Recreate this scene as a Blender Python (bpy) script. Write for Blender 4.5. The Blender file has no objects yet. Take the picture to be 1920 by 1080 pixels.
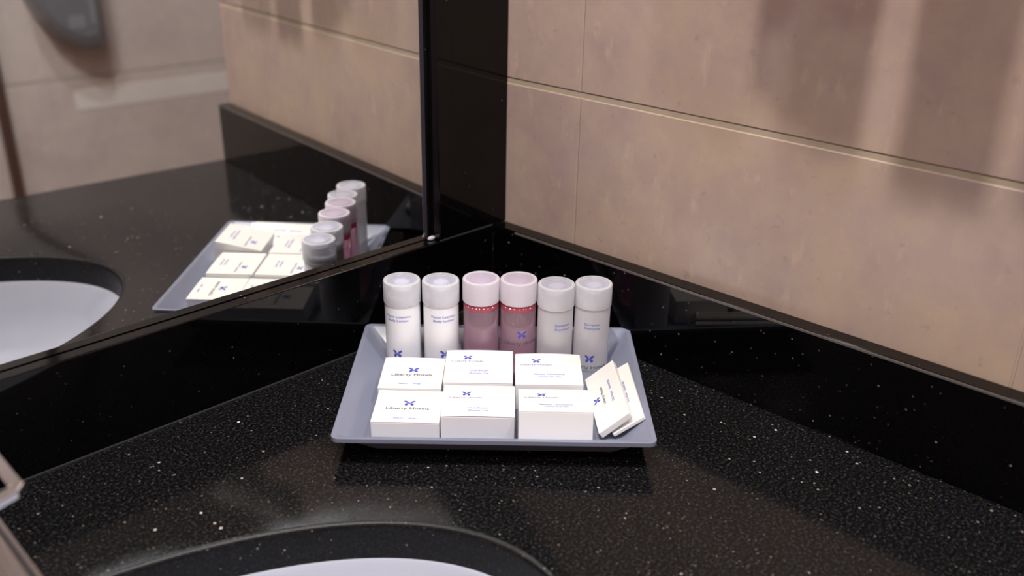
import bpy, bmesh, math, random
from math import sin, cos, pi, radians, sqrt, atan2
from mathutils import Vector, Matrix
random.seed(7)
SC = bpy.context.scene
COL = SC.collection

# ------------------------------------------------------------------ camera
F_PX = 1788.1
PITCH, ROLL, YAW = 0.422664, 0.017857, 0.727219
CAM = Vector((-0.665098, -0.619331, 0.423523))
fw = Vector((cos(YAW)*cos(PITCH), sin(YAW)*cos(PITCH), -sin(PITCH)))
rt = Vector((sin(YAW), -cos(YAW), 0)); up = rt.cross(fw)
r2 = cos(ROLL)*rt + sin(ROLL)*up; u2 = -sin(ROLL)*rt + cos(ROLL)*up
cd = bpy.data.cameras.new('camera'); cam = bpy.data.objects.new('camera', cd); COL.objects.link(cam)
cam.matrix_world = Matrix(((r2.x, u2.x, -fw.x, CAM.x), (r2.y, u2.y, -fw.y, CAM.y), (r2.z, u2.z, -fw.z, CAM.z), (0, 0, 0, 1)))
cd.sensor_width = 36.0; cd.lens = F_PX/1920*36.0
cd.clip_start = 0.01; cd.clip_end = 20
cd.dof.use_dof = True; cd.dof.focus_distance = 0.79; cd.dof.aperture_fstop = 4.0
SC.camera = cam

# ------------------------------------------------------------------ world, exposure, lamps
W = bpy.data.worlds.new('world'); SC.world = W; W.use_nodes = True
W.node_tree.nodes['Background'].inputs[0].default_value = (0.85, 0.86, 1.0, 1)
W.node_tree.nodes['Background'].inputs[1].default_value = 0.05
vs = SC.view_settings
vs.view_transform = 'Standard'; vs.look = 'None'; vs.gamma = 1.0; vs.exposure = 0.36
vs.use_curve_mapping = False
SC.cycles.use_denoising = True
SC.cycles.max_bounces = 14; SC.cycles.transmission_bounces = 12; SC.cycles.glossy_bounces = 8
SC.cycles.caustics_reflective = False
SC.cycles.sample_clamp_indirect = 6
LAMPS = [  # location, radius, watts, colour
    ((-0.62, -0.36, 1.60), 0.030, 13.0, (1.0, 0.945, 0.88)),
    ((-0.60, -0.70, 1.60), 0.030, 5.5, (0.97, 0.96, 1.0)),
    ((-0.95, -1.30, 1.60), 0.05, 4.0, (0.84, 0.90, 1.0)),
    ((-0.15, -0.88, 1.60), 0.05, 7.0, (0.90, 0.93, 1.0)),
]
for k, (loc, rad, pw, colr) in enumerate(LAMPS):
    ld = bpy.data.lights.new('downlight_glow', 'AREA'); ld.shape = 'DISK'; ld.size = rad*2
    ld.energy = pw; ld.color = colr
    lo = bpy.data.objects.new('downlight_glow', ld); lo.location = (loc[0], loc[1], loc[2]-0.012); COL.objects.link(lo)
FILL_LAMPS = [(Vector((-0.26, -0.080, 0.95)), 0.5, (1.0, 0.96, 0.90)), (Vector((-0.78, -0.080, 0.95)), 0.3, (0.95, 0.95, 1.0))]   # added unseen lamps over the mirror, fill for the corner tiles
for pos, pw, colr in FILL_LAMPS:
    ld = bpy.data.lights.new('added_fill_glow', 'AREA'); ld.shape = 'DISK'; ld.size = 0.035; ld.energy = pw; ld.color = colr
    lo = bpy.data.objects.new('added_fill_glow', ld); lo.location = pos; COL.objects.link(lo)

# ------------------------------------------------------------------ materials
def lin(c):
    return tuple((x/12.92 if x <= 0.04045 else ((x+0.055)/1.055)**2.4) for x in [v/255 for v in c]) + (1,)
def mat(name, base=(0.8, 0.8, 0.8, 1), rough=0.5, metal=0.0, trans=0.0, ior=1.5, coat=0.0, spec=None, sss=0.0):
    m = bpy.data.materials.new(name); m.use_nodes = True
    b = m.node_tree.nodes['Principled BSDF']
    b.inputs['Base Color'].default_value = base
    b.inputs['Roughness'].default_value = rough
    b.inputs['Metallic'].default_value = metal
    b.inputs['Transmission Weight'].default_value = trans
    b.inputs['IOR'].default_value = ior
    b.inputs['Coat Weight'].default_value = coat
    if sss:
        b.inputs['Subsurface Weight'].default_value = sss
        b.inputs['Subsurface Radius'].default_value = (0.01, 0.008, 0.008)
        b.inputs['Subsurface Scale'].default_value = 0.5
    return m
class N:
    """little node helper"""
    def __init__(s, m): s.t = m.node_tree; s.b = s.t.nodes['Principled BSDF']; s.c = s.t.nodes.new('ShaderNodeTexCoord')
    def new(s, typ, **kw):
        n = s.t.nodes.new(typ)
        for k, v in kw.items():
            if k.startswith('i_'):
                key = k[2:]; key = int(key) if key.isdigit() else key
                n.inputs[key].default_value = v
            else: setattr(n, k, v)
        return n
    def link(s, a, b): s.t.links.new(a, b)
    def ramp(s, src, stops):
        n = s.t.nodes.new('ShaderNodeValToRGB'); e = n.color_ramp.elements
        while len(e) < len(stops): e.new(0.5)
        for el, (p, c) in zip(e, stops): el.position = p; el.color = c
        s.link(src, n.inputs[0]); return n.outputs[0]
    def math(s, op, a, b=None):
        n = s.t.nodes.new('ShaderNodeMath'); n.operation = op
        for k, v in enumerate((a, b)):
            if v is None: continue
            if isinstance(v, (int, float)): n.inputs[k].default_value = v
            else: s.link(v, n.inputs[k])
        return n.outputs[0]
    def mix(s, fac, a, b, blend='MIX'):
        n = s.t.nodes.new('ShaderNodeMix'); n.data_type = 'RGBA'; n.blend_type = blend
        for k, v in ((0, fac), (6, a), (7, b)):
            if isinstance(v, (int, float, tuple)): n.inputs[k].default_value = v
            else: s.link(v, n.inputs[k])
        return n.outputs[2]
    def noise(s, scale, detail=3, rough=0.55, vec=None):
        n = s.new('ShaderNodeTexNoise'); n.inputs['Scale'].default_value = scale
        n.inputs['Detail'].default_value = detail; n.inputs['Roughness'].default_value = rough
        s.link(vec or s.c.outputs['Object'], n.inputs['Vector']); return n.outputs['Fac']
    def bump(s, h, strength, dist=0.001):
        n = s.new('ShaderNodeBump', i_Strength=strength, i_Distance=dist)
        s.link(h, n.inputs['Height']); s.link(n.outputs[0], s.b.inputs['Normal'])

def granite(name, rough, ior, grain_stops, glints, gscale):
    m = mat(name, (0.008, 0.008, 0.009, 1), rough, ior=ior); n = N(m)
    base = n.ramp(n.noise(gscale, 5, 0.8), [(p, c + (1,)) for p, c in grain_stops])
    tint = n.ramp(n.noise(300, 2, 0.6), [(0.35, (0.75, 0.85, 1.15, 1)), (0.5, (1, 1, 1, 1)), (0.65, (1.2, 0.98, 0.78, 1))])
    out = n.mix(1.0, base, tint, 'MULTIPLY')
    # sparse mineral glints of several sizes
    for sc, thr, keep, c in glints:
        v = n.new('ShaderNodeTexVoronoi', i_Scale=float(sc)); n.link(n.c.outputs['Object'], v.inputs['Vector'])
        near = n.math('LESS_THAN', v.outputs['Distance'], thr)
        sep = n.new('ShaderNodeSeparateColor'); n.link(v.outputs['Color'], sep.inputs[0])
        f = n.math('MULTIPLY', near, n.math('GREATER_THAN', sep.outputs[0], keep))
        f = n.math('MULTIPLY', f, n.math('ADD', n.math('MULTIPLY', sep.outputs[1], 0.8), 0.2))
        out = n.mix(f, out, c)
    n.link(out, n.b.inputs['Base Color'])
    return m
TOP_STOPS = [(0.40, (0.0015, 0.0015, 0.0017)), (0.52, (0.006, 0.006, 0.0065)), (0.61, (0.030, 0.0295, 0.030)), (0.72, (0.100, 0.094, 0.088))]
TOP_GL = ((330, 0.24, 0.93, (0.16, 0.125, 0.10, 1)), (190, 0.17, 0.93, (0.36, 0.29, 0.24, 1)), (95, 0.11, 0.90, (0.85, 0.74, 0.66, 1)))
M_GRAN = granite('speckled_black_granite', 0.10, 1.34, TOP_STOPS, TOP_GL, 430)
M_HONED = granite('honed_granite_edge', 0.38, 1.30, [(p, tuple(x*0.6 for x in c)) for p, c in TOP_STOPS], TOP_GL[:2], 520)
M_CLAD = granite('shaded_black_granite', 0.045, 1.36, [(0.45, (0.0010, 0.0010, 0.0012)), (0.60, (0.0022, 0.0022, 0.0024)), (0.75, (0.008, 0.0075, 0.007)), (0.9, (0.014, 0.013, 0.012))],
                 ((190, 0.16, 0.955, (0.08, 0.066, 0.055, 1)), (95, 0.09, 0.94, (0.26, 0.22, 0.19, 1))), 520)  # same granite, darkened for upright faces that overhead light only grazes

def tile_mat(name, axis, v0, vstep, h0, hstep, c1, c2, c3, grout, rough=0.22, hw=0.0029, vw=0.0010):
    """glazed ceramic tile: mottled glaze, grout joints.  axis: 'Y' or 'X' is the horizontal run of the wall"""
    m = mat(name, c1, rough, ior=1.5); n = N(m)
    sx = n.new('ShaderNodeSeparateXYZ'); n.link(n.c.outputs['Object'], sx.inputs[0])
    def joint(sock, off, step, w):
        a = n.math('SUBTRACT', sock, off); a = n.math('DIVIDE', a, step)
        r = n.math('ROUND', a); d = n.math('ABSOLUTE', n.math('SUBTRACT', a, r)); d = n.math('MULTIPLY', d, step)
        mr = n.new('ShaderNodeMapRange'); mr.interpolation_type = 'SMOOTHSTEP'
        mr.inputs[1].default_value = w*0.7; mr.inputs[2].default_value = w*1.25; mr.inputs[3].default_value = 1; mr.inputs[4].default_value = 0
        n.link(d, mr.inputs[0]); return mr.outputs[0]
    jv = joint(sx.outputs[axis], v0, vstep, vw); jh = joint(sx.outputs['Z'], h0, hstep, hw)
    big = n.noise(7, 4, 0.62); mid = n.noise(34, 6, 0.72); fine = n.noise(260, 3, 0.6)
    col = n.ramp(big, [(0.36, c2), (0.50, c1), (0.66, c3)])
    col = n.mix(n.math('MULTIPLY', mid, 0.55), col, n.ramp(mid, [(0.35, c2), (0.62, c3)]))
    spots = n.ramp(fine, [(0.60, (0, 0, 0, 1)), (0.75, (1, 1, 1, 1))])
    col = n.mix(n.math('MULTIPLY', spots, 0.10), col, tuple(min(1, x*0.75) for x in c2[:3]) + (1,))
    sp = n.new('ShaderNodeMapping'); sp.inputs['Scale'].default_value = (1, 1, 0.45); n.link(n.c.outputs['Object'], sp.inputs[0])
    blot = n.ramp(n.noise(52, 4, 0.6, sp.outputs[0]), [(0.60, (0, 0, 0, 1)), (0.74, (1, 1, 1, 1))])
    col = n.mix(n.math('MULTIPLY', blot, 0.45), col, tuple(min(1, x*1.22) for x in c3[:3]) + (1,))
    pore = n.ramp(n.noise(95, 3, 0.5), [(0.66, (0, 0, 0, 1)), (0.74, (1, 1, 1, 1))])
    col = n.mix(n.math('MULTIPLY', pore, 0.25), col, tuple(x*0.62 for x in c2[:3]) + (1,))
    col = n.mix(n.math('MULTIPLY', jv, 0.35), col, grout)
    gn = n.mix(n.noise(60, 2), tuple(x*0.82 for x in grout[:3]) + (1,), grout)
    col = n.mix(jh, col, gn)
    n.link(col, n.b.inputs['Base Color'])
    j = n.math('MAXIMUM', jh, n.math('MULTIPLY', jv, 0.5))
    n.link(n.math('ADD', n.math('MULTIPLY', j, 0.5), rough), n.b.inputs['Roughness'])
    h = n.math('ADD', n.math('MULTIPLY', j, -1.0), n.math('MULTIPLY', mid, 0.10))
    n.bump(h, 0.8, 0.0012)
    return m
TC1, TC2, TC3 = lin((183, 161, 150)), lin((170, 146, 142)), lin((193, 170, 150))
GROUT = lin((186, 168, 146))
M_TILE = tile_mat('wall_tile', 'Y', -0.0903, 0.40, 0.2290, 0.30, TC1, TC2, TC3, GROUT)
M_TILEX = tile_mat('far_wall_tile', 'X', 0.10, 0.40, -0.42, 0.30, lin((218, 205, 200)), lin((208, 193, 190)), lin((224, 212, 204)), lin((205, 195, 188)), rough=0.5, hw=0.004)
M_PAINT = mat('ceiling_paint', lin((225, 218, 208)), 0.8)
M_FLOOR = tile_mat('floor_tile', 'X', 0.0, 0.30, 0.0, 3.0, lin((120, 95, 80)), lin((105, 82, 70)), lin((135, 108, 92)), lin((150, 140, 130)))
M_MIRROR = mat('mirror_silver', (0.86, 0.87, 0.85, 1), 0.012, 1.0)
M_MEDGE = mat('mirror_edge_glass', (0.50, 0.46, 0.58, 1), 0.22, 0.9)
M_CHROME = mat('chrome', (0.78, 0.76, 0.78, 1), 0.13, 1.0)
M_PORC = mat('porcelain', lin((192, 195, 208)), 0.10, coat=0.3)
M_TRAY = mat('tray_plastic', lin((132, 136, 154)), 0.24)
M_SILI = mat('sealant', lin((52, 52, 55)), 0.6)
M_DAB = mat('clear_silicone', lin((215, 212, 220)), 0.25)
def paper(name, c):
    m = mat(name, c, 0.42); n = N(m)
    n.bump(n.noise(900, 2), 0.05, 0.0002); return m
M_CARD = paper('white_card', lin((246, 243, 238)))
M_CARD2 = paper('side_card', lin((243, 241, 242)))
M_BLUE = mat('blue_ink', lin((72, 84, 190)), 0.5)
M_BLUE2 = mat('pale_blue_ink', lin((112, 126, 205)), 0.5)
M_GREY = mat('grey_ink', lin((96, 96, 108)), 0.5)
M_GREY2 = mat('pale_grey_ink', lin((140, 142, 172)), 0.5)
M_LOTION = mat('white_lotion_plastic', lin((236, 236, 240)), 0.28, coat=0.3, sss=0.4)
M_NECK = mat('white_neck_plastic', lin((240, 240, 243)), 0.35, sss=0.3)
def frosted(name, c, alpha, rough, gloss=0.06):
    """thin milky polypropylene: part of the light passes straight, the rest scatters both ways"""
    m = mat(name, c, rough); t = m.node_tree; L = t.links
    tr = t.nodes.new('ShaderNodeBsdfTransparent'); tr.inputs[0].default_value = (0.96, 0.96, 0.98, 1)
    df = t.nodes.new('ShaderNodeBsdfDiffuse'); df.inputs[0].default_value = c
    tl = t.nodes.new('ShaderNodeBsdfTranslucent'); tl.inputs[0].default_value = c
    gl = t.nodes.new('ShaderNodeBsdfGlossy'); gl.inputs['Roughness'].default_value = rough
    a = t.nodes.new('ShaderNodeMixShader'); a.inputs[0].default_value = 0.32; L.new(df.outputs[0], a.inputs[1]); L.new(tl.outputs[0], a.inputs[2])
    lw = t.nodes.new('ShaderNodeLayerWeight'); lw.inputs[0].default_value = 0.35
    mr = t.nodes.new('ShaderNodeMapRange'); mr.inputs[3].default_value = alpha; mr.inputs[4].default_value = min(1, alpha+0.50)
    L.new(lw.outputs['Facing'], mr.inputs[0])
    b = t.nodes.new('ShaderNodeMixShader'); L.new(mr.outputs[0], b.inputs[0]); L.new(tr.outputs[0], b.inputs[1]); L.new(a.outputs[0], b.inputs[2])
    d = t.nodes.new('ShaderNodeMixShader'); d.inputs[0].default_value = gloss; L.new(b.outputs[0], d.inputs[1]); L.new(gl.outputs[0], d.inputs[2])
    L.new(d.outputs[0], t.nodes['Material Output'].inputs[0]); return m
M_CAP = frosted('frosted_cap_plastic', lin((252, 252, 255)), 0.40, 0.25)
M_CAPP = frosted('milky_cap_plastic', lin((250, 244, 251)), 0.70, 0.3)
M_CAPTOP = frosted('clear_cap_top_plastic', lin((235, 235, 248)), 0.20, 0.25)
M_CAPTOPP = frosted('milky_cap_top_plastic', lin((232, 218, 235)), 0.42, 0.3)
M_CLEARB = frosted('frosted_bottle_plastic', lin((247, 245, 250)), 0.62, 0.25)
M_PINK = mat('pink_gel', lin((252, 210, 228)), 0.03, trans=0.82, ior=1.36)
M_PINKR = mat('pink_gel_rim', lin((226, 110, 135)), 0.12, trans=0.55, ior=1.36)
M_GLUE = mat('bubble', (1, 1, 1, 1), 0.05, trans=0.5)
M_DARKPL = mat('grey_dispenser_plastic', lin((120, 121, 126)), 0.30)
M_LGREYPL = mat('light_dispenser_plastic', lin((140, 140, 145)), 0.30)
M_BROWN = mat('dark_wood', lin((88, 62, 56)), 0.5)
M_SHADECLOTH = mat('shade_towel_cotton', lin((225, 220, 212)), 0.95)
M_EMIT = bpy.data.materials.new('lamp_diffuser'); M_EMIT.use_nodes = True
_b = M_EMIT.node_tree.nodes['Principled BSDF']; _b.inputs['Emission Color'].default_value = (1, 0.95, 0.88, 1); _b.inputs['Emission Strength'].default_value = 6

# ------------------------------------------------------------------ mesh helpers
def link(name, me, m, parent=None):
    o = bpy.data.objects.new(name, me); COL.objects.link(o)
    if m is not None and not me.materials: me.materials.append(m)
    if parent: o.parent = parent
    return o
def finish(bm, name, m, parent=None, smooth=False, bevel=0, seg=2):
    bmesh.ops.recalc_face_normals(bm, faces=bm.faces)
    me = bpy.data.meshes.new(name); bm.to_mesh(me); bm.free()
    if smooth:
        for p in me.polygons: p.use_smooth = True
    o = link(name, me, m, parent)
    if bevel:
        md = o.modifiers.new('bevel', 'BEVEL'); md.width = bevel; md.segments = seg; md.limit_method = 'ANGLE'; md.angle_limit = radians(40)
        md.harden_normals = False
    return o
def autosmooth(o, ang=35):
    """mark sharp edges by angle so lathes shade cleanly"""
    bm = bmesh.new(); bm.from_mesh(o.data)
    for e in bm.edges:
        if len(e.link_faces) == 2: e.smooth = e.calc_face_angle(0) < radians(ang)
    for f in bm.faces: f.smooth = True
    bm.to_mesh(o.data); bm.free()
def prism(name, pts, z0, z1, m, parent=None, bevel=0, seg=2):
    bm = bmesh.new()
    a = [bm.verts.new((x, y, z0)) for x, y in pts]; b = [bm.verts.new((x, y, z1)) for x, y in pts]
    bm.faces.new(a); bm.faces.new(b); k = len(pts)
    for i in range(k): bm.faces.new((a[i], a[(i+1) % k], b[(i+1) % k], b[i]))
    return finish(bm, name, m, parent, bevel=bevel, seg=seg)
def boxm(name, x0, x1, y0, y1, z0, z1, m, parent=None, bevel=0, seg=2):
    return prism(name, [(x0, y0), (x1, y0), (x1, y1), (x0, y1)], z0, z1, m, parent, bevel, seg)
def lathe(name, prof, m, parent=None, seg=48, ang=30):
    bm = bmesh.new(); rings = []
    for r, z in prof:
        if r < 1e-6: rings.append([bm.verts.new((0, 0, z))])
        else: rings.append([bm.verts.new((r*cos(2*pi*i/seg), r*sin(2*pi*i/seg), z)) for i in range(seg)])
    for a, b in zip(rings, rings[1:]):
        for i in range(seg):
            j = (i+1) % seg
            if len(a) == 1 and len(b) == 1: continue
            if len(a) == 1: bm.faces.new((a[0], b[i], b[j]))
            elif len(b) == 1: bm.faces.new((a[i], a[j], b[0]))
            else: bm.faces.new((a[i], a[j], b[j], b[i]))
    o = finish(bm, name, m, parent, smooth=True); autosmooth(o, ang); return o
def tag(o, label, cat, group=None):
    o['label'] = label; o['category'] = cat
    if group: o['group'] = group
    return o
def struct(o): o['kind'] = 'structure'; return o
def empty(name, mw=None):
    o = bpy.data.objects.new(name, None); o.empty_display_size = 0.01; COL.objects.link(o)
    if mw is not None: o.matrix_world = mw
    return o

# ------------------------------------------------------------------ room frame
# corner of the two granite faces is the origin; right wall runs along -y, mirror wall along dL
EA = -0.069042
dL = Vector((-cos(EA), -sin(EA), 0)); nR = Vector((sin(EA), -cos(EA), 0))   # nR points into the room
XT = 0.01823; H = 0.085; YEND = -0.6217; ZF = -0.85; ZC = 1.62
def P(s, d): v = dL*s - nR*d; return (v.x, v.y)
def S_end(d, x=XT):   # s where the line at depth d meets the plane x
    return (x - (-nR*d).x)/dL.x
DW = 0.020            # granite cladding thickness in front of the wall
LFAR = 1.10

# structure
struct(prism('wall_left', [P(S_end(DW, XT), DW), P(S_end(DW+0.12, XT), DW+0.12), P(1.6, DW+0.12), P(1.6, DW)], ZF, ZC, M_TILEX))
yc = P(S_end(DW), DW)[1]
struct(prism('wall_right', [(XT, yc), (XT, YEND), (XT+0.11, YEND), (XT+0.11, yc+0.13)], ZF, ZC, M_TILE))
struct(boxm('wall_back', -1.8, 1.3, -2.02, -1.92, ZF, ZC, M_TILEX))
struct(boxm('wall_side', 1.2, 1.3, -1.92, 0.3, ZF, ZC, M_TILE))
struct(boxm('wall_far', -1.7, -1.6, -1.92, 0.3, ZF, ZC, M_TILE))
struct(boxm('floor', -1.8, 1.3, -2.02, 0.3, ZF-0.1, ZF, M_FLOOR))
struct(boxm('ceiling', -1.8, 1.3, -2.02, 0.3, ZC, ZC+0.1, M_PAINT))
struct(boxm('trim_1', -0.034, -0.010, -1.92, -1.895, ZF, 1.2, M_BROWN, bevel=0.003))

M_BAND = mat('glazed_band', lin((242, 236, 232)), 0.35)
struct(boxm('trim_2', 0.16, 1.19, -1.92, -1.9185, -0.205, -0.150, M_BAND, bevel=0.0008))

# ------------------------------------------------------------------ granite worktop with an oval cut-out
SCX, SCY, SA, SB = -0.6016, -0.2738, 0.3218, 0.1841
ux = Vector((cos(EA), sin(EA)))
def ell(t, k=0.0):
    # ellipse axes follow the mirror wall
    a = (SA+k)*cos(t); b = (SB+k)*sin(t)
    return (SCX + a*cos(EA) - b*sin(EA), SCY + a*sin(EA) + b*cos(EA))
outer = [(XT, YEND), (XT, yc), P(LFAR, DW), (P(LFAR, DW)[0], YEND)]
def hit(dx, dy):
    best = None
    for i in range(4):
        (x0, y0), (x1, y1) = outer[i], outer[(i+1) % 4]
        ex, ey = x1-x0, y1-y0; den = dx*ey - dy*ex
        if abs(den) < 1e-12: continue
        t = ((x0-SCX)*ey - (y0-SCY)*ex)/den; s = ((x0-SCX)*dy - (y0-SCY)*dx)/den
        if t > 0 and -1e-6 <= s <= 1+1e-6 and (best is None or t < best): best = t
    return (SCX+dx*best, SCY+dy*best)
NT = 160
ang = []
for i in range(NT):
    p = ell(2*pi*i/NT); ang.append(atan2(p[1]-SCY, p[0]-SCX))
corner_at = {}
for cx_, cy_ in outer:
    a = atan2(cy_-SCY, cx_-SCX)
    j = min(range(NT), key=lambda i: abs((ang[i]-a+pi) % (2*pi)-pi)); corner_at[j] = (cx_, cy_)
bm = bmesh.new()
prof = [(0.0045, 0.0), (0.0020, -0.0006), (0.0006, -0.0020), (0.0, -0.0045), (0.0, -0.0200)]
rings = []
def ring(f, z): return [bm.verts.new((*f(i), z)) for i in range(NT)]
out_top = ring(lambda i: corner_at.get(i) or hit(cos(ang[i]), sin(ang[i])), 0.0)
out_bot = [bm.verts.new((v.co.x, v.co.y, -0.030)) for v in out_top]
mid1 = [bm.verts.new(((v.co.x+ell(2*pi*i/NT, 0.0045)[0])/2, (v.co.y+ell(2*pi*i/NT, 0.0045)[1])/2, 0)) for i, v in enumerate(out_top)]
loops = [out_bot, out_top, mid1] + [ring(lambda i, k=k: ell(2*pi*i/NT, k), z) for k, z in prof]
inb = ring(lambda i: ell(2*pi*i/NT, 0.0), -0.030); loops.append(inb)
loops.append(out_bot)
for a, b in zip(loops, loops[1:]):
    for i in range(NT): bm.faces.new((a[i], a[(i+1) % NT], b[(i+1) % NT], b[i]))
wt = finish(bm, 'countertop', M_GRAN); autosmooth(wt, 35)
wt.data.materials.append(M_HONED)
for p in wt.data.polygons:      # the cut-out edge is honed, the face is polished
    dx, dy = p.center.x-SCX, p.center.y-SCY
    ex_ = (dx*cos(EA)+dy*sin(EA))/(SA+0.0050); ey_ = (-dx*sin(EA)+dy*cos(EA))/(SB+0.0050)
    if ex_*ex_+ey_*ey_ < 1.0: p.material_index = 1
tag(wt, 'black speckled granite vanity countertop with oval basin cut-out', 'countertop')

# undermount basin
bm = bmesh.new(); rings = []
bp = [(0.018, -0.0302), (-0.002, -0.0302), (-0.004, -0.034), (-0.012, -0.060), (-0.030, -0.100), (-0.070, -0.132), (-0.125, -0.146), (-0.160, -0.150)]
bo = [(-0.155, -0.160), (-0.070, -0.145), (-0.025, -0.110), (-0.002, -0.060), (0.010, -0.042), (0.018, -0.040)]
for k, z in bp + bo: rings.append([bm.verts.new((*ell(2*pi*i/96, k), z)) for i in range(96)])
for a, b in zip(rings, rings[1:] + rings[:1]):
    for i in range(96): bm.faces.new((a[i], a[(i+1) % 96], b[(i+1) % 96], b[i]))
sk = empty('sink', Matrix.Translation((SCX, SCY, -0.160)))
bz = finish(bm, 'basin', M_PORC, smooth=True); autosmooth(bz, 40)
bz.data.transform(Matrix.Translation((-SCX, -SCY, 0.160))); bz.parent = sk
dr = lathe('drain', [(0, 0.006), (0.020, 0.006), (0.024, 0.011), (0.030, 0.0125), (0.165, 0.0115), (0.165, 0.001), (0, 0.001)], M_PORC, sk)
dr.scale = (1, 0.17, 1); dr.name = 'basin_floor'
lathe('drain', [(0, 0.0135), (0.012, 0.0145), (0.020, 0.0145), (0.022, 0.0128), (0.022, 0.008), (0, 0.008)], M_CHROME, sk, 32)
tag(sk, 'white oval porcelain sink set under the black granite countertop', 'sink')

# backsplashes, corner upright
G = 0.0002
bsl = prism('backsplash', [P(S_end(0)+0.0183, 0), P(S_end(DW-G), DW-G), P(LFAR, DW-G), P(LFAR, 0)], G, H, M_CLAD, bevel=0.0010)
bsl.data.transform(Matrix.Identity(4))
tag(bsl, 'low black granite backsplash under the mirror, left of the corner', 'backsplash')
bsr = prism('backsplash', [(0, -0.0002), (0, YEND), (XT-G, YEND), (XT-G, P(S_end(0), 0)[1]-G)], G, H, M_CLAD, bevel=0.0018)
tag(bsr, 'low black granite backsplash with a painted front-edge highlight under the tiled wall', 'backsplash')
M_EDGE = mat('honed_highlight_grey', lin((98, 93, 90)), 0.35)  # grey stands in for the bright reflection along the honed bevel
prism('highlight_edge', [(-0.0005, -0.030), (-0.0005, YEND+0.001), (0.0003, YEND+0.001), (0.0003, -0.030)], H-0.0022, H-0.0004, M_EDGE, bsr)
MS = 0.0701
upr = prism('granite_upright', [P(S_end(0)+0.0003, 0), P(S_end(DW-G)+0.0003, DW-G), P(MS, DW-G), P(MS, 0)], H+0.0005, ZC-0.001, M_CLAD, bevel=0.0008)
tag(upr, 'tall black granite strip between the mirror and the tiled wall', 'wall cladding')
# sealant beads, part of each backsplash
prism('sealant', [P(0.02, 0), P(0.02, -0.0008), P(LFAR, -0.0008), P(LFAR, 0)], 0.0002, 0.0014, M_SILI, bsl)
prism('joint_filler', [P(0.001, 0.0002), P(0.001, -0.0003), P(MS, -0.0003), P(MS, 0.0002)], H-0.0002, H+0.0008, M_SILI, upr)

# mirror in its recess
MD = 0.0125
mr = empty('wall_mirror', Matrix.Translation((*P(0.6, DW), H)))
inv = Matrix.Translation(-Vector((*P(0.6, DW), H)))
def at_mirror(o): o.data.transform(inv); o.parent = mr; return o
at_mirror(prism('mirror_glass', [P(MS+0.0100, MD), P(MS+0.0100, DW-G), P(LFAR, DW-G), P(LFAR, MD)], H+0.0008, 0.78, M_MIRROR))
at_mirror(prism('polished_edge', [P(MS+0.0045, MD+0.0012), P(MS+0.0100, MD-0.0001), P(MS+0.0100, DW-G), P(MS+0.0045, DW-G)], H+0.0008, 0.78, M_MEDGE))
bm = bmesh.new(); bmesh.ops.create_icosphere(bm, subdivisions=3, radius=1.0)
bm.transform(Matrix.Translation((*P(MS+0.0035, 0.0085), H+0.0018)) @ Matrix.Rotation(EA, 4, 'Z') @ Matrix.Diagonal((0.0045, 0.0020, 0.0022, 1)))
at_mirror(finish(bm, 'silicone_dab', M_DAB, smooth=True))
tag(mr, 'large frameless wall mirror recessed above the left backsplash', 'mirror')

# ------------------------------------------------------------------ ceiling downlights
for k, (loc, rad, pw, c) in enumerate(LAMPS):
    e = empty('ceiling_downlight', Matrix.Translation((loc[0], loc[1], ZC)))
    lathe('trim_ring', [(rad+0.004, -0.002), (rad+0.016, -0.004), (rad+0.018, -0.001), (rad+0.016, 0.0), (rad+0.004, 0.0), (rad+0.004, -0.002)], M_CHROME, e, 32)
    lathe('diffuser', [(0, -0.0015), (rad+0.003, -0.0015), (rad+0.003, 0), (0, 0)], M_EMIT, e, 32)
    tag(e, ['round ceiling downlight nearest the mirror', 'round ceiling downlight above the counter front', 'round ceiling downlight over the open floor', 'round ceiling downlight over the far left of the room'][k], 'light', 'ceiling downlights')

for (FILL_POS, pw, c), lab in zip(FILL_LAMPS, ('added unseen chrome fill lamp above the mirror near the corner', 'added unseen chrome fill lamp above the mirror over the basin')):
    dm = (Vector((FILL_POS.x, FILL_POS.y, 0)).dot(-nR) - DW)       # distance to the wall behind, negative in front
    vl = empty('added_fill_lamp', Matrix.Translation((FILL_POS.x, FILL_POS.y, FILL_POS.z+0.002)) @ Matrix.Rotation(EA, 4, 'Z'))
    boxm('housing', -0.040, 0.040, -0.030, 0.030, 0.004, 0.030, M_CHROME, vl, bevel=0.003)
    boxm('arm', -0.010, 0.010, 0.028, -dm, 0.010, 0.022, M_CHROME, vl, bevel=0.001)
    lathe('diffuser', [(0, 0.001), (0.022, 0.001), (0.024, 0.004), (0, 0.004)], M_EMIT, vl, 32)
    tag(vl, lab, 'light', 'added fill lamps over the mirror')

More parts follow.
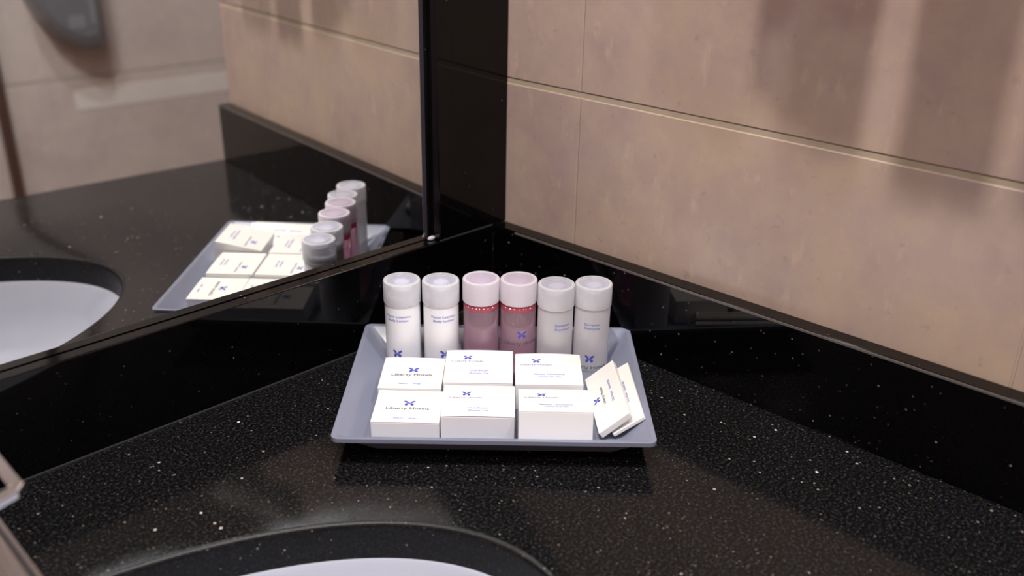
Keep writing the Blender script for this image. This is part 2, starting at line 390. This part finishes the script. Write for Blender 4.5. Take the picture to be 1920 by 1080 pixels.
# invented unseen rail with three towels, added only to shade the tiles
XR = -0.100
tr = empty('shade_rail', Matrix.Translation((XT, -0.36, 0.62)))
def cyl(name, a, b, r, m, parent, seg=20):
    a, b = Vector(a), Vector(b); d = b-a
    o = lathe(name, [(0, 0), (r, 0), (r, d.length), (0, d.length)], m, None, seg)
    o.data.transform(Matrix.Translation(a) @ d.to_track_quat('Z', 'Y').to_matrix().to_4x4()); o.parent = parent; return o
cyl('bar', (XR-XT, -0.18, 0.05), (XR-XT, 0.14, 0.05), 0.006, M_CHROME, tr)
for yy in (-0.17, 0.13):
    cyl('bracket', (0, yy, 0.05), (XR-XT, yy, 0.05), 0.005, M_CHROME, tr)
tag(tr, 'added unseen chrome rail for the shade towels above the backsplash', 'towel rail')
def towel(y0, y1, zb, lab, cut=0.0):  # added cloth out of view, cut to cast the tile shadows
    """cut: how much the hem rises towards the corner side (shapes the lower edge of the shadow)"""
    bm = bmesh.new(); n = 20; g = []
    for i in range(n+1):
        t = i/n; z0 = zb + cut*max(0.0, (t-0.35)/0.65)**1.5
        prof = [(-0.010, z0), (-0.012, 0.62), (-0.011, 0.665), (-0.006, 0.679), (0.0, 0.681), (0.006, 0.679), (0.011, 0.665), (0.012, 0.62), (0.010, z0+0.02)]
        g.append([bm.verts.new((XR + x + 0.001*sin(i*0.8), y0+(y1-y0)*t, z)) for x, z in prof])
    for a, b in zip(g, g[1:]):
        for j in range(len(prof)-1): bm.faces.new((a[j], b[j], b[j+1], a[j+1]))
    o = finish(bm, 'shade_towel', M_SHADECLOTH, smooth=True)
    md = o.modifiers.new('thick', 'SOLIDIFY'); md.thickness = 0.004; md.offset = 1
    tag(o, lab, 'towel', 'added shade towels on the rail')
towel(-0.3530, -0.2790, 0.508, 'added unseen shade towel nearest the corner on the rail', 0.024)
towel(-0.4280, -0.3760, 0.491, 'narrow added unseen shade towel in the middle of the rail')
towel(-0.5100, -0.4420, 0.491, 'added unseen shade towel farthest from the corner on the rail')

# round paper dispenser on the far wall, seen in the mirror
def dispenser():
    e = empty('paper_dispenser', Matrix.Translation((0.150, -1.92, 0.05)))
    base = [(0.078, 0.30), (0.085, -0.060), (0.072, -0.085), (0.045, -0.088), (0.010, -0.074), (-0.028, -0.044), (-0.056, -0.008), (-0.074, 0.040), (-0.082, 0.10), (-0.080, 0.24), (-0.060, 0.29), (-0.020, 0.31), (0.060, 0.312)]
    cx0, cz0 = 0.0, 0.1
    bm = bmesh.new(); rr = []
    for k, d in ((1.0, 0.0), (1.0, 0.080), (0.95, 0.098), (0.80, 0.108)):
        rr.append([bm.verts.new((cx0+(x-cx0)*k, d, cz0+(z-cz0)*k)) for x, z in base])
    m = len(base)
    for a, b in zip(rr, rr[1:]):
        for i in range(m): bm.faces.new((a[i], a[(i+1) % m], b[(i+1) % m], b[i]))
    bm.faces.new(rr[0]); bm.faces.new(rr[-1])
    finish(bm, 'cover', M_DARKPL, e, bevel=0.004, seg=3)
    boxm('side_strip', 0.050, 0.062, 0.1075, 0.1105, -0.02, 0.26, M_LGREYPL, e, bevel=0.001)
    boxm('view_window', -0.004, 0.036, 0.1075, 0.1100, -0.030, 0.004, M_LGREYPL, e, bevel=0.001)
    tag(e, 'grey rounded paper dispenser on the far wall, seen in the mirror', 'dispenser')
dispenser()

# ------------------------------------------------------------------ chrome faucet at the left edge
FA = empty('faucet', Matrix.Translation((-0.568, -0.020, 0.0)) @ Matrix.Rotation(EA, 4, 'Z'))
lathe('base', [(0, 0), (0.028, 0), (0.028, 0.004), (0.024, 0.006), (0.0225, 0.008), (0.0225, 0.078), (0, 0.078)], M_CHROME, FA, 40)
def slab(name, pts, z0, z1, hole=None, bevel=0.0015, parent=FA):
    bm = bmesh.new()
    if hole is None:
        return prism(name, pts, z0, z1, M_CHROME, parent, bevel)
    k = len(pts)
    V = [[bm.verts.new((x, y, z)) for x, y in s] for s in (pts, hole) for z in (z0, z1)]
    o0, o1, i0, i1 = V
    for i in range(k):
        j = (i+1) % k
        bm.faces.new((o0[i], o0[j], o1[j], o1[i])); bm.faces.new((i0[i], i0[j], i1[j], i1[i]))
        bm.faces.new((o1[i], o1[j], i1[j], i1[i])); bm.faces.new((o0[i], o0[j], i0[j], i0[i]))
    return finish(bm, name, M_CHROME, parent, bevel=bevel, seg=3)
sp = slab('spout', [(-0.043, -0.21), (0.043, -0.21), (0.044, 0.022), (-0.044, 0.022)], 0.062, 0.066)
slab('side_rail', [(0.037, -0.212), (0.044, -0.212), (0.045, 0.024), (0.038, 0.024)], 0.060, 0.080, parent=sp)
slab('side_rail', [(-0.044, -0.212), (-0.037, -0.212), (-0.038, 0.024), (-0.045, 0.024)], 0.060, 0.080, parent=sp)
lv = slab('lever', [(-0.052, 0.02), (-0.052, -0.128), (-0.047, -0.134), (-0.020, -0.142), (0.020, -0.142), (0.047, -0.134), (0.052, -0.128), (0.052, 0.02)], 0.114, 0.120,
     hole=[(-0.046, 0.012), (-0.046, -0.125), (-0.043, -0.129), (-0.019, -0.1355), (0.019, -0.1355), (0.043, -0.129), (0.046, -0.125), (0.046, 0.012)])
cyl('lever_stem', (0, 0.0, 0.076), (0, 0.0, 0.113), 0.012, M_CHROME, FA)
boxm('lever_plate', -0.046, 0.046, -0.02, 0.012, 0.1142, 0.119, M_CHROME, FA, bevel=0.001)
tag(FA, 'chrome basin faucet with open loop lever beside the mirror wall', 'faucet')

# ------------------------------------------------------------------ tray
TA = -0.83786
TM = Matrix.Translation((-0.1492, -0.1440, 0)) @ Matrix.Rotation(TA, 4, 'Z')
def rrect(hw, hd, r, n=8):
    pts = []
    for cx_, cy_, a0 in ((hw-r, hd-r, 0), (-hw+r, hd-r, pi/2), (-hw+r, -hd+r, pi), (hw-r, -hd+r, 3*pi/2)):
        for i in range(n+1):
            a = a0 + pi/2*i/n; pts.append((cx_+r*cos(a), cy_+r*sin(a)))
    return pts
def tray():
    bm = bmesh.new()
    hw, hd = 0.1230, 0.0968
    L = [  # (half w, half d, corner r, z) from underside centre over the rim to the floor
        (0.080, 0.056, 0.010, 0.0), (0.090, 0.066, 0.012, 0.0), (0.0915, 0.0675, 0.012, 0.0030),
        (0.100, 0.0755, 0.010, 0.0032), (hw-0.006, hd-0.006, 0.007, 0.0205), (hw-0.0008, hd-0.0008, 0.006, 0.0218), (hw, hd, 0.006, 0.0221), (hw, hd, 0.006, 0.0255),
        (hw-0.0003, hd-0.0003, 0.0057, 0.0258), (hw-0.0030, hd-0.0030, 0.0045, 0.0258), (hw-0.0045, hd-0.0045, 0.004, 0.0250),
        (0.1030, 0.0775, 0.006, 0.0092), (0.1005, 0.0750, 0.006, 0.0072), (0.0965, 0.0710, 0.006, 0.0062), (0.060, 0.040, 0.004, 0.0060)]
    R = [[bm.verts.new((x, y, z)) for x, y in rrect(a, b, r)] for a, b, r, z in L]
    k = len(R[0])
    for a, b in zip(R, R[1:]):
        for i in range(k): bm.faces.new((a[i], a[(i+1) % k], b[(i+1) % k], b[i]))
    bm.faces.new(R[0]); bm.faces.new(R[-1])
    o = finish(bm, 'amenity_tray', M_TRAY, smooth=True); autosmooth(o, 28)
    o.matrix_world = TM
    tag(o, 'shallow blue-grey plastic tray on the granite holding the toiletries', 'tray')
tray()

# ------------------------------------------------------------------ printing
def text_mesh(body, size, sx=1.0, shear=0.0, spacing=1.0):
    cu = bpy.data.curves.new('txt', 'FONT'); cu.body = body; cu.size = size; cu.align_x = 'CENTER'; cu.align_y = 'CENTER'
    cu.space_character = spacing; cu.resolution_u = 3; cu.offset = size*0.012
    o = bpy.data.objects.new('txt', cu); COL.objects.link(o)
    bpy.context.view_layer.update()
    me = bpy.data.meshes.new_from_object(o.evaluated_get(bpy.context.evaluated_depsgraph_get()))
    bpy.data.objects.remove(o); bpy.data.curves.remove(cu)
    me.materials.clear()
    for v in me.vertices: v.co.x = v.co.x*sx + v.co.y*shear
    return me
def butterfly_mesh(s):
    """four-winged emblem, s = overall width"""
    bm = bmesh.new()
    wings = [[(0.03, 0.03), (0.14, 0.30), (0.34, 0.42), (0.50, 0.40), (0.42, 0.22), (0.26, 0.08)],
             [(0.03, -0.03), (0.16, 0.02), (0.32, -0.02), (0.40, -0.16), (0.33, -0.36), (0.20, -0.38), (0.10, -0.22)]]
    for w in wings:
        for sg in (1, -1):
            bm.faces.new([bm.verts.new((sg*x*s, y*s, 0)) for x, y in w])
    bm.faces.new([bm.verts.new((x*s, y*s, 0)) for x, y in ((-0.03, -0.16), (0.03, -0.16), (0.03, 0.14), (-0.03, 0.14))])
    bmesh.ops.triangulate(bm, faces=bm.faces)
    me = bpy.data.meshes.new('emblem'); bm.to_mesh(me); bm.free(); return me
def flat_print(name, me, m, parent, x, y, z, rz=0.0):
    me = me.copy(); me.transform(Matrix.Translation((x, y, z)) @ Matrix.Rotation(rz, 4, 'Z'))
    return link(name, me, m, parent)
def wrap_print(name, me, m, parent, phi, z, r, subdiv=True):
    """wraps flat print round a bottle of radius r; phi = direction it faces"""
    bm = bmesh.new(); bm.from_mesh(me)
    if subdiv: bmesh.ops.subdivide_edges(bm, edges=[e for e in bm.edges if e.calc_length() > 0.002], cuts=2)
    for v in bm.verts:
        a = phi + v.co.x/r; v.co = Vector((r*cos(a), r*sin(a), z + v.co.y))
    me2 = bpy.data.meshes.new(name); bm.to_mesh(me2); bm.free()
    return link(name, me2, m, parent)
def two_lines(a, b, size, sx, gap):
    bm = bmesh.new()
    for t, y in ((a, gap/2), (b, -gap/2)):
        me = text_mesh(t, size, sx); me.transform(Matrix.Translation((0, y, 0))); bm.from_mesh(me); bpy.data.meshes.remove(me)
    me = bpy.data.meshes.new('lines'); bm.to_mesh(me); bm.free(); return me
TITLE = text_mesh('Liberty Hotels', 0.0052, 1.15)
EMB = butterfly_mesh(0.0095)

# ------------------------------------------------------------------ cartons
def carton(w, d, h, bulge_front=0.0008, bulge_back=0.0):
    """folded card box: base at origin, top panel is a separate thin flap that bows a little"""
    e = empty('carton')
    boxm('body', -w/2, w/2, -d/2, d/2, 0, h-0.0004, M_CARD2, e, bevel=0.0005)
    bm = bmesh.new(); nx, ny = 14, 10; th = 0.00045
    def top(i, j):
        x = -w/2 + w*i/nx; y = -d/2 + d*j/ny; a = 1-(2*x/w)**2; t = j/ny
        z = h + 0.0002 + a*(bulge_front*(1-t)**2 + bulge_back*t**2)
        return x, y, z
    A = [[bm.verts.new(top(i, j)) for j in range(ny+1)] for i in range(nx+1)]
    B = [[bm.verts.new((v.co.x, v.co.y, v.co.z-th)) for v in row] for row in A]
    for i in range(nx):
        for j in range(ny):
            bm.faces.new((A[i][j], A[i+1][j], A[i+1][j+1], A[i][j+1])); bm.faces.new((B[i][j], B[i][j+1], B[i+1][j+1], B[i+1][j]))
    for i in range(nx):
        for j in (0, ny): bm.faces.new((A[i][j], A[i+1][j], B[i+1][j], B[i][j]))
    for j in range(ny):
        for i in (0, nx): bm.faces.new((A[i][j], A[i][j+1], B[i][j+1], B[i][j]))
    o = finish(bm, 'top_flap', M_CARD, e, smooth=True); autosmooth(o, 30)
    return e
def drape(o, w, d, h, bf, bb):
    for v in o.data.vertices:
        a = max(0, 1-(2*v.co.x/w)**2); t = v.co.y/d+0.5
        v.co.z = h + 0.00032 + a*(bf*(1-t)**2 + bb*t**2)
def dress_soap(e, w, d, h, bf, bb, lines):
    for o in (flat_print('emblem', EMB, M_BLUE, e, 0.0005, 0.0042, h), flat_print('lettering', TITLE, M_GREY, e, -0.0002, -0.0036, h),
              flat_print('small_print', text_mesh(lines, 0.0030, 1.15), M_BLUE2, e, -0.0005, -0.0182, h)): drape(o, w, d, h, bf, bb)
def dress_kit(e, w, d, h, bf, bb, l1, l2, wid):
    t = text_mesh('Liberty Hotels', 0.0036, 1.28)
    for o in (flat_print('emblem', butterfly_mesh(0.0078), M_BLUE, e, -0.010, d/2-0.0135, h), flat_print('lettering', t, M_GREY2, e, -0.0102, d/2-0.0196, h),
              flat_print('small_print', two_lines(l1, l2, 0.0030, wid, 0.0042), M_BLUE2, e, 0.0005, d/2-0.0375, h)): drape(o, w, d, h, bf, bb)
def place(e, u, v, z, rz=0.0, tilt=0.0):
    """u, v: tray coordinates of the box centre at its base; tilt raises the front edge"""
    e.matrix_world = TM @ Matrix.Translation((u, v, z)) @ Matrix.Rotation(rz, 4, 'Z') @ Matrix.Rotation(-tilt, 4, 'X')
ZT = 0.0063
GB = 'white cardboard toiletry boxes in the tray'
for (nm, kind, w, d, h, u, v, rz, bf, bb, lab) in (
    ('soap_box', 's', 0.0530, 0.0485, 0.0187, -0.0690, -0.0482, -0.018, 0.0004, 0.0, 'front left low white soap box with large hotel lettering on top'),
    ('soap_box', 's', 0.0520, 0.0520, 0.0200, -0.0705, 0.0035, -0.010, 0.0, 0.0005, 'white soap box with large hotel lettering, behind the front left one'),
    ('shower_cap_box', 'k', 0.0575, 0.0480, 0.0230, -0.0132, -0.0455, 0.0, 0.0009, 0.0, 'front middle white box with bowed top flap and small blue print'),
    ('shower_cap_box', 'k', 0.0575, 0.0560, 0.0238, -0.0147, 0.0095, 0.0, 0.0, 0.0008, 'white box in the back row middle, before the pink bottles'),
    ('vanity_kit_box', 'v', 0.0560, 0.0530, 0.0237, 0.0442, 0.0065, 0.0, 0.0, 0.0010, 'white box at the right of the back row, before the frosted bottles'),
    ('vanity_kit_box', 'v', 0.0570, 0.0510, 0.0235, 0.0470, 0.0, 0.0, 0.0, 0.0, 'front right white box tipped back with its front edge raised')):
    e = carton(w, d, h, bf, bb); e.name = nm
    if kind == 's': dress_soap(e, w, d, h, bf, bb, 'Sabun    Soap')
    elif kind == 'k': dress_kit(e, w, d, h, bf, bb, 'Du\u015f Bonesi', 'Shower Cap', 1.1)
    else: dress_kit(e, w, d, h, bf, bb, 'Makyaj Temizleme', 'Vanity Kit Set', 1.15)
    if lab.startswith('front right'):
        t = radians(11.0)
        # top front edge at v=-78.6 mm, z=40.5 mm
        yt, zt = -d/2, h
        yy = cos(t)*yt + sin(t)*zt; zz = -sin(t)*yt + cos(t)*zt
        place(e, u, -0.0786-yy, 0.0405-zz, 0.0, t)
    else: place(e, u, v, ZT, rz)
    tag(e, lab, 'box', GB)

# flat packets leaning in the right of the tray
def packet(name, w, L, th, lab, title=True):
    e = empty(name)
    boxm('sleeve', -L/2, L/2, -w/2, w/2, -th, 0, M_CARD, e, bevel=0.0009, seg=3)
    boxm('tuck_flap', L/2-0.016, L/2-0.0012, -w/2+0.0010, w/2-0.0010, 0.0, 0.00025, M_CARD, e)
    flat_print('emblem', butterfly_mesh(0.0078), M_BLUE, e, 0.0 if title else 0.02, 0.0085, 0.0002)
    flat_print('lettering', text_mesh('Liberty Hotels', 0.0036, 1.25), M_GREY, e, 0.002, 0.0025, 0.0002)
    flat_print('small_print', text_mesh('Di\u015f F\u0131r\u00e7as\u0131    Dental Kit', 0.0030, 1.15), M_BLUE2, e, 0.002, -0.0055, 0.0002)
    tag(e, lab, 'packet', 'flat packets in the tray'); return e
def orient(e, c, ex, right):
    """ex: along the packet (reading direction); right: direction of the packet's right-hand (lower text) edge"""
    ex = Vector(ex).normalized(); rg = Vector(right); rg = (rg - ex*rg.dot(ex)).normalized(); ey = -rg; ez = ex.cross(ey)
    M = Matrix(((ex.x, ey.x, ez.x, c[0]), (ex.y, ey.y, ez.y, c[1]), (ex.z, ey.z, ez.z, c[2]), (0, 0, 0, 1)))
    e.matrix_world = TM @ M
pk = packet('vanity_packet', 0.0300, 0.0855, 0.0060, 'flat white packet with blue emblem leaning on top of another packet')
orient(pk, (0.0906, -0.0212, 0.0222), (-0.0050, 0.086, 0), (0.021, 0.0015, 0.0175))
pk = packet('vanity_packet', 0.0290, 0.0880, 0.0036, 'flat white packet underneath, against the right slope of the tray', False)
orient(pk, (0.1030, -0.0190, 0.0198), (-0.0035, 0.088, 0), (0.0255, 0.003, 0.0175))

# ------------------------------------------------------------------ bottles
def bottle(kind, rz=0.0):
    e = empty('bottle')
    bodym = {'w': M_LOTION, 'p': M_PINK, 'f': M_CLEARB}[kind]
    zc = 0.0610 if kind != 'p' else 0.0625       # shoulder height above base
    hb = 0.0156
    lathe('body', [(0, 0.0005), (hb-0.003, 0.0005), (hb-0.001, 0.0), (hb-0.0002, 0.0015), (hb, 0.004), (hb, zc-0.003), (hb-0.0006, zc-0.001), (hb-0.002, zc),
                   (0.0102, zc+0.0006), (0.0098, zc+0.0012), (0, zc+0.0012)], bodym, e)
    if kind == 'p':
        lathe('gel_rim', [(hb+0.0001, zc-0.0055), (hb+0.0002, zc-0.005), (hb+0.0002, zc-0.003), (hb-0.0004, zc-0.0008), (hb-0.0022, zc+0.0002), (hb-0.0040, zc-0.002), (hb-0.0022, zc-0.005), (hb+0.0001, zc-0.0055)], M_PINKR, e)
        for k in range(7):
            a = radians(-132 + 14*k + random.uniform(-4, 4)); 
            bm = bmesh.new(); bmesh.ops.create_icosphere(bm, subdivisions=2, radius=random.uniform(0.0004, 0.0008))
            bm.transform(Matrix.Translation(((hb+0.0001)*cos(a), (hb+0.0001)*sin(a), zc-0.0022))); finish(bm, 'bubble', M_NECK, e, smooth=True)
    # neck under the cap
    zt = {'w': 0.0815, 'p': 0.0835, 'f': 0.0812}[kind]
    nr = 0.0096
    lathe('neck', [(0, zc+0.0014), (0.0146, zc+0.0014), (0.0146, zc+0.0045), (0.0138, zc+0.0055), (nr, zc+0.0062), (nr, zt-0.007), (nr-0.0010, zt-0.006), (0.0066, zt-0.0058), (0.0062, zt-0.0022), (0, zt-0.0020)],
          M_NECK if kind == 'w' else M_CLEARB, e, 40)
    # cap: hollow shell with an inset ring in its top
    rc = 0.0163; t = 0.0012; zb = zc+0.0003
    capm = M_CAP if kind != 'p' else M_CAPP
    cp = lathe('cap', [(rc-t, zb), (rc-0.0003, zb), (rc, zb+0.0004), (rc, zt-0.0012), (rc-0.0004, zt-0.0003), (rc-0.0012, zt), (0.0136, zt), (0.0131, zt-0.0006), (0.0131, zt-0.0014),
                  (rc-t, zt-0.0017), (rc-t, zb)], capm, e, 56)
    lathe('cap_top', [(0.01305, zt-0.0014), (0.01305, zt-0.0007), (0.0104, zt-0.0008), (0.0100, zt-0.0003), (0.0092, zt-0.0003), (0.0088, zt-0.0008), (0.0, zt-0.0008),
                      (0.0, zt-0.0013), (0.01305, zt-0.0014)], M_CAPTOP if kind != 'p' else M_CAPTOPP, cp, 48)
    return e, hb, zc
LB = 'small white hotel bottles standing in a row'
ST = {'w': ('V\u00fccut Losyonu', 'Body Lotion'), 'p': ('Du\u015f Jeli', 'Shower Gel'), 'f': ('\u015eampuan', 'Shampoo')}
specs = [  # kind, u, v, label, offsets (mm to the right of the axis) of the print
    ('w', -0.0840, 0.0605, 'white lotion bottle at the left end of the row', 'lotion_bottle', -0.0030, -0.0040),
    ('w', -0.0500, 0.0610, 'second white lotion bottle, beside the pink gel bottles', 'lotion_bottle', 0.0035, 0.0040),
    ('p', -0.0146, 0.0615, 'pink shower gel bottle next to the white lotion bottles, no emblem showing', 'gel_bottle', None, None),
    ('p', 0.0183, 0.0615, 'pink shower gel bottle with blue emblem, next to the frosted bottles', 'gel_bottle', None, 0.0035),
    ('f', 0.0512, 0.0570, 'frosted clear bottle beside the pink gel bottle', 'shampoo_bottle', 0.0060, None),
    ('f', 0.0840, 0.0600, 'frosted clear bottle at the right end of the row', 'shampoo_bottle', -0.0010, -0.0020)]
for kind, u, v, lab, nm, o1, o2 in specs:
    e, r, zc = bottle(kind); e.name = nm
    e.matrix_world = TM @ Matrix.Translation((u, v, ZT))
    rr = r+0.00012
    if o1 is not None: wrap_print('small_print', two_lines(*ST[kind], 0.0030, 1.3, 0.0038), M_BLUE2, e, -pi/2+o1/r, {'w': 0.0500, 'f': 0.0455}[kind], rr)
    if o2 is not None:
        zz = {'w': 0.0155, 'p': 0.0355, 'f': 0.0135}[kind]
        wrap_print('emblem', butterfly_mesh(0.0088), M_BLUE, e, -pi/2+o2/r, zz, rr)
        wrap_print('lettering', text_mesh('Liberty Hotels', 0.0047, 1.25), M_GREY, e, -pi/2+o2/r, zz-0.0085, rr)
    tag(e, lab, 'bottle', {'w': 'white lotion bottles', 'p': 'pink gel bottles', 'f': 'frosted shampoo bottles'}[kind])
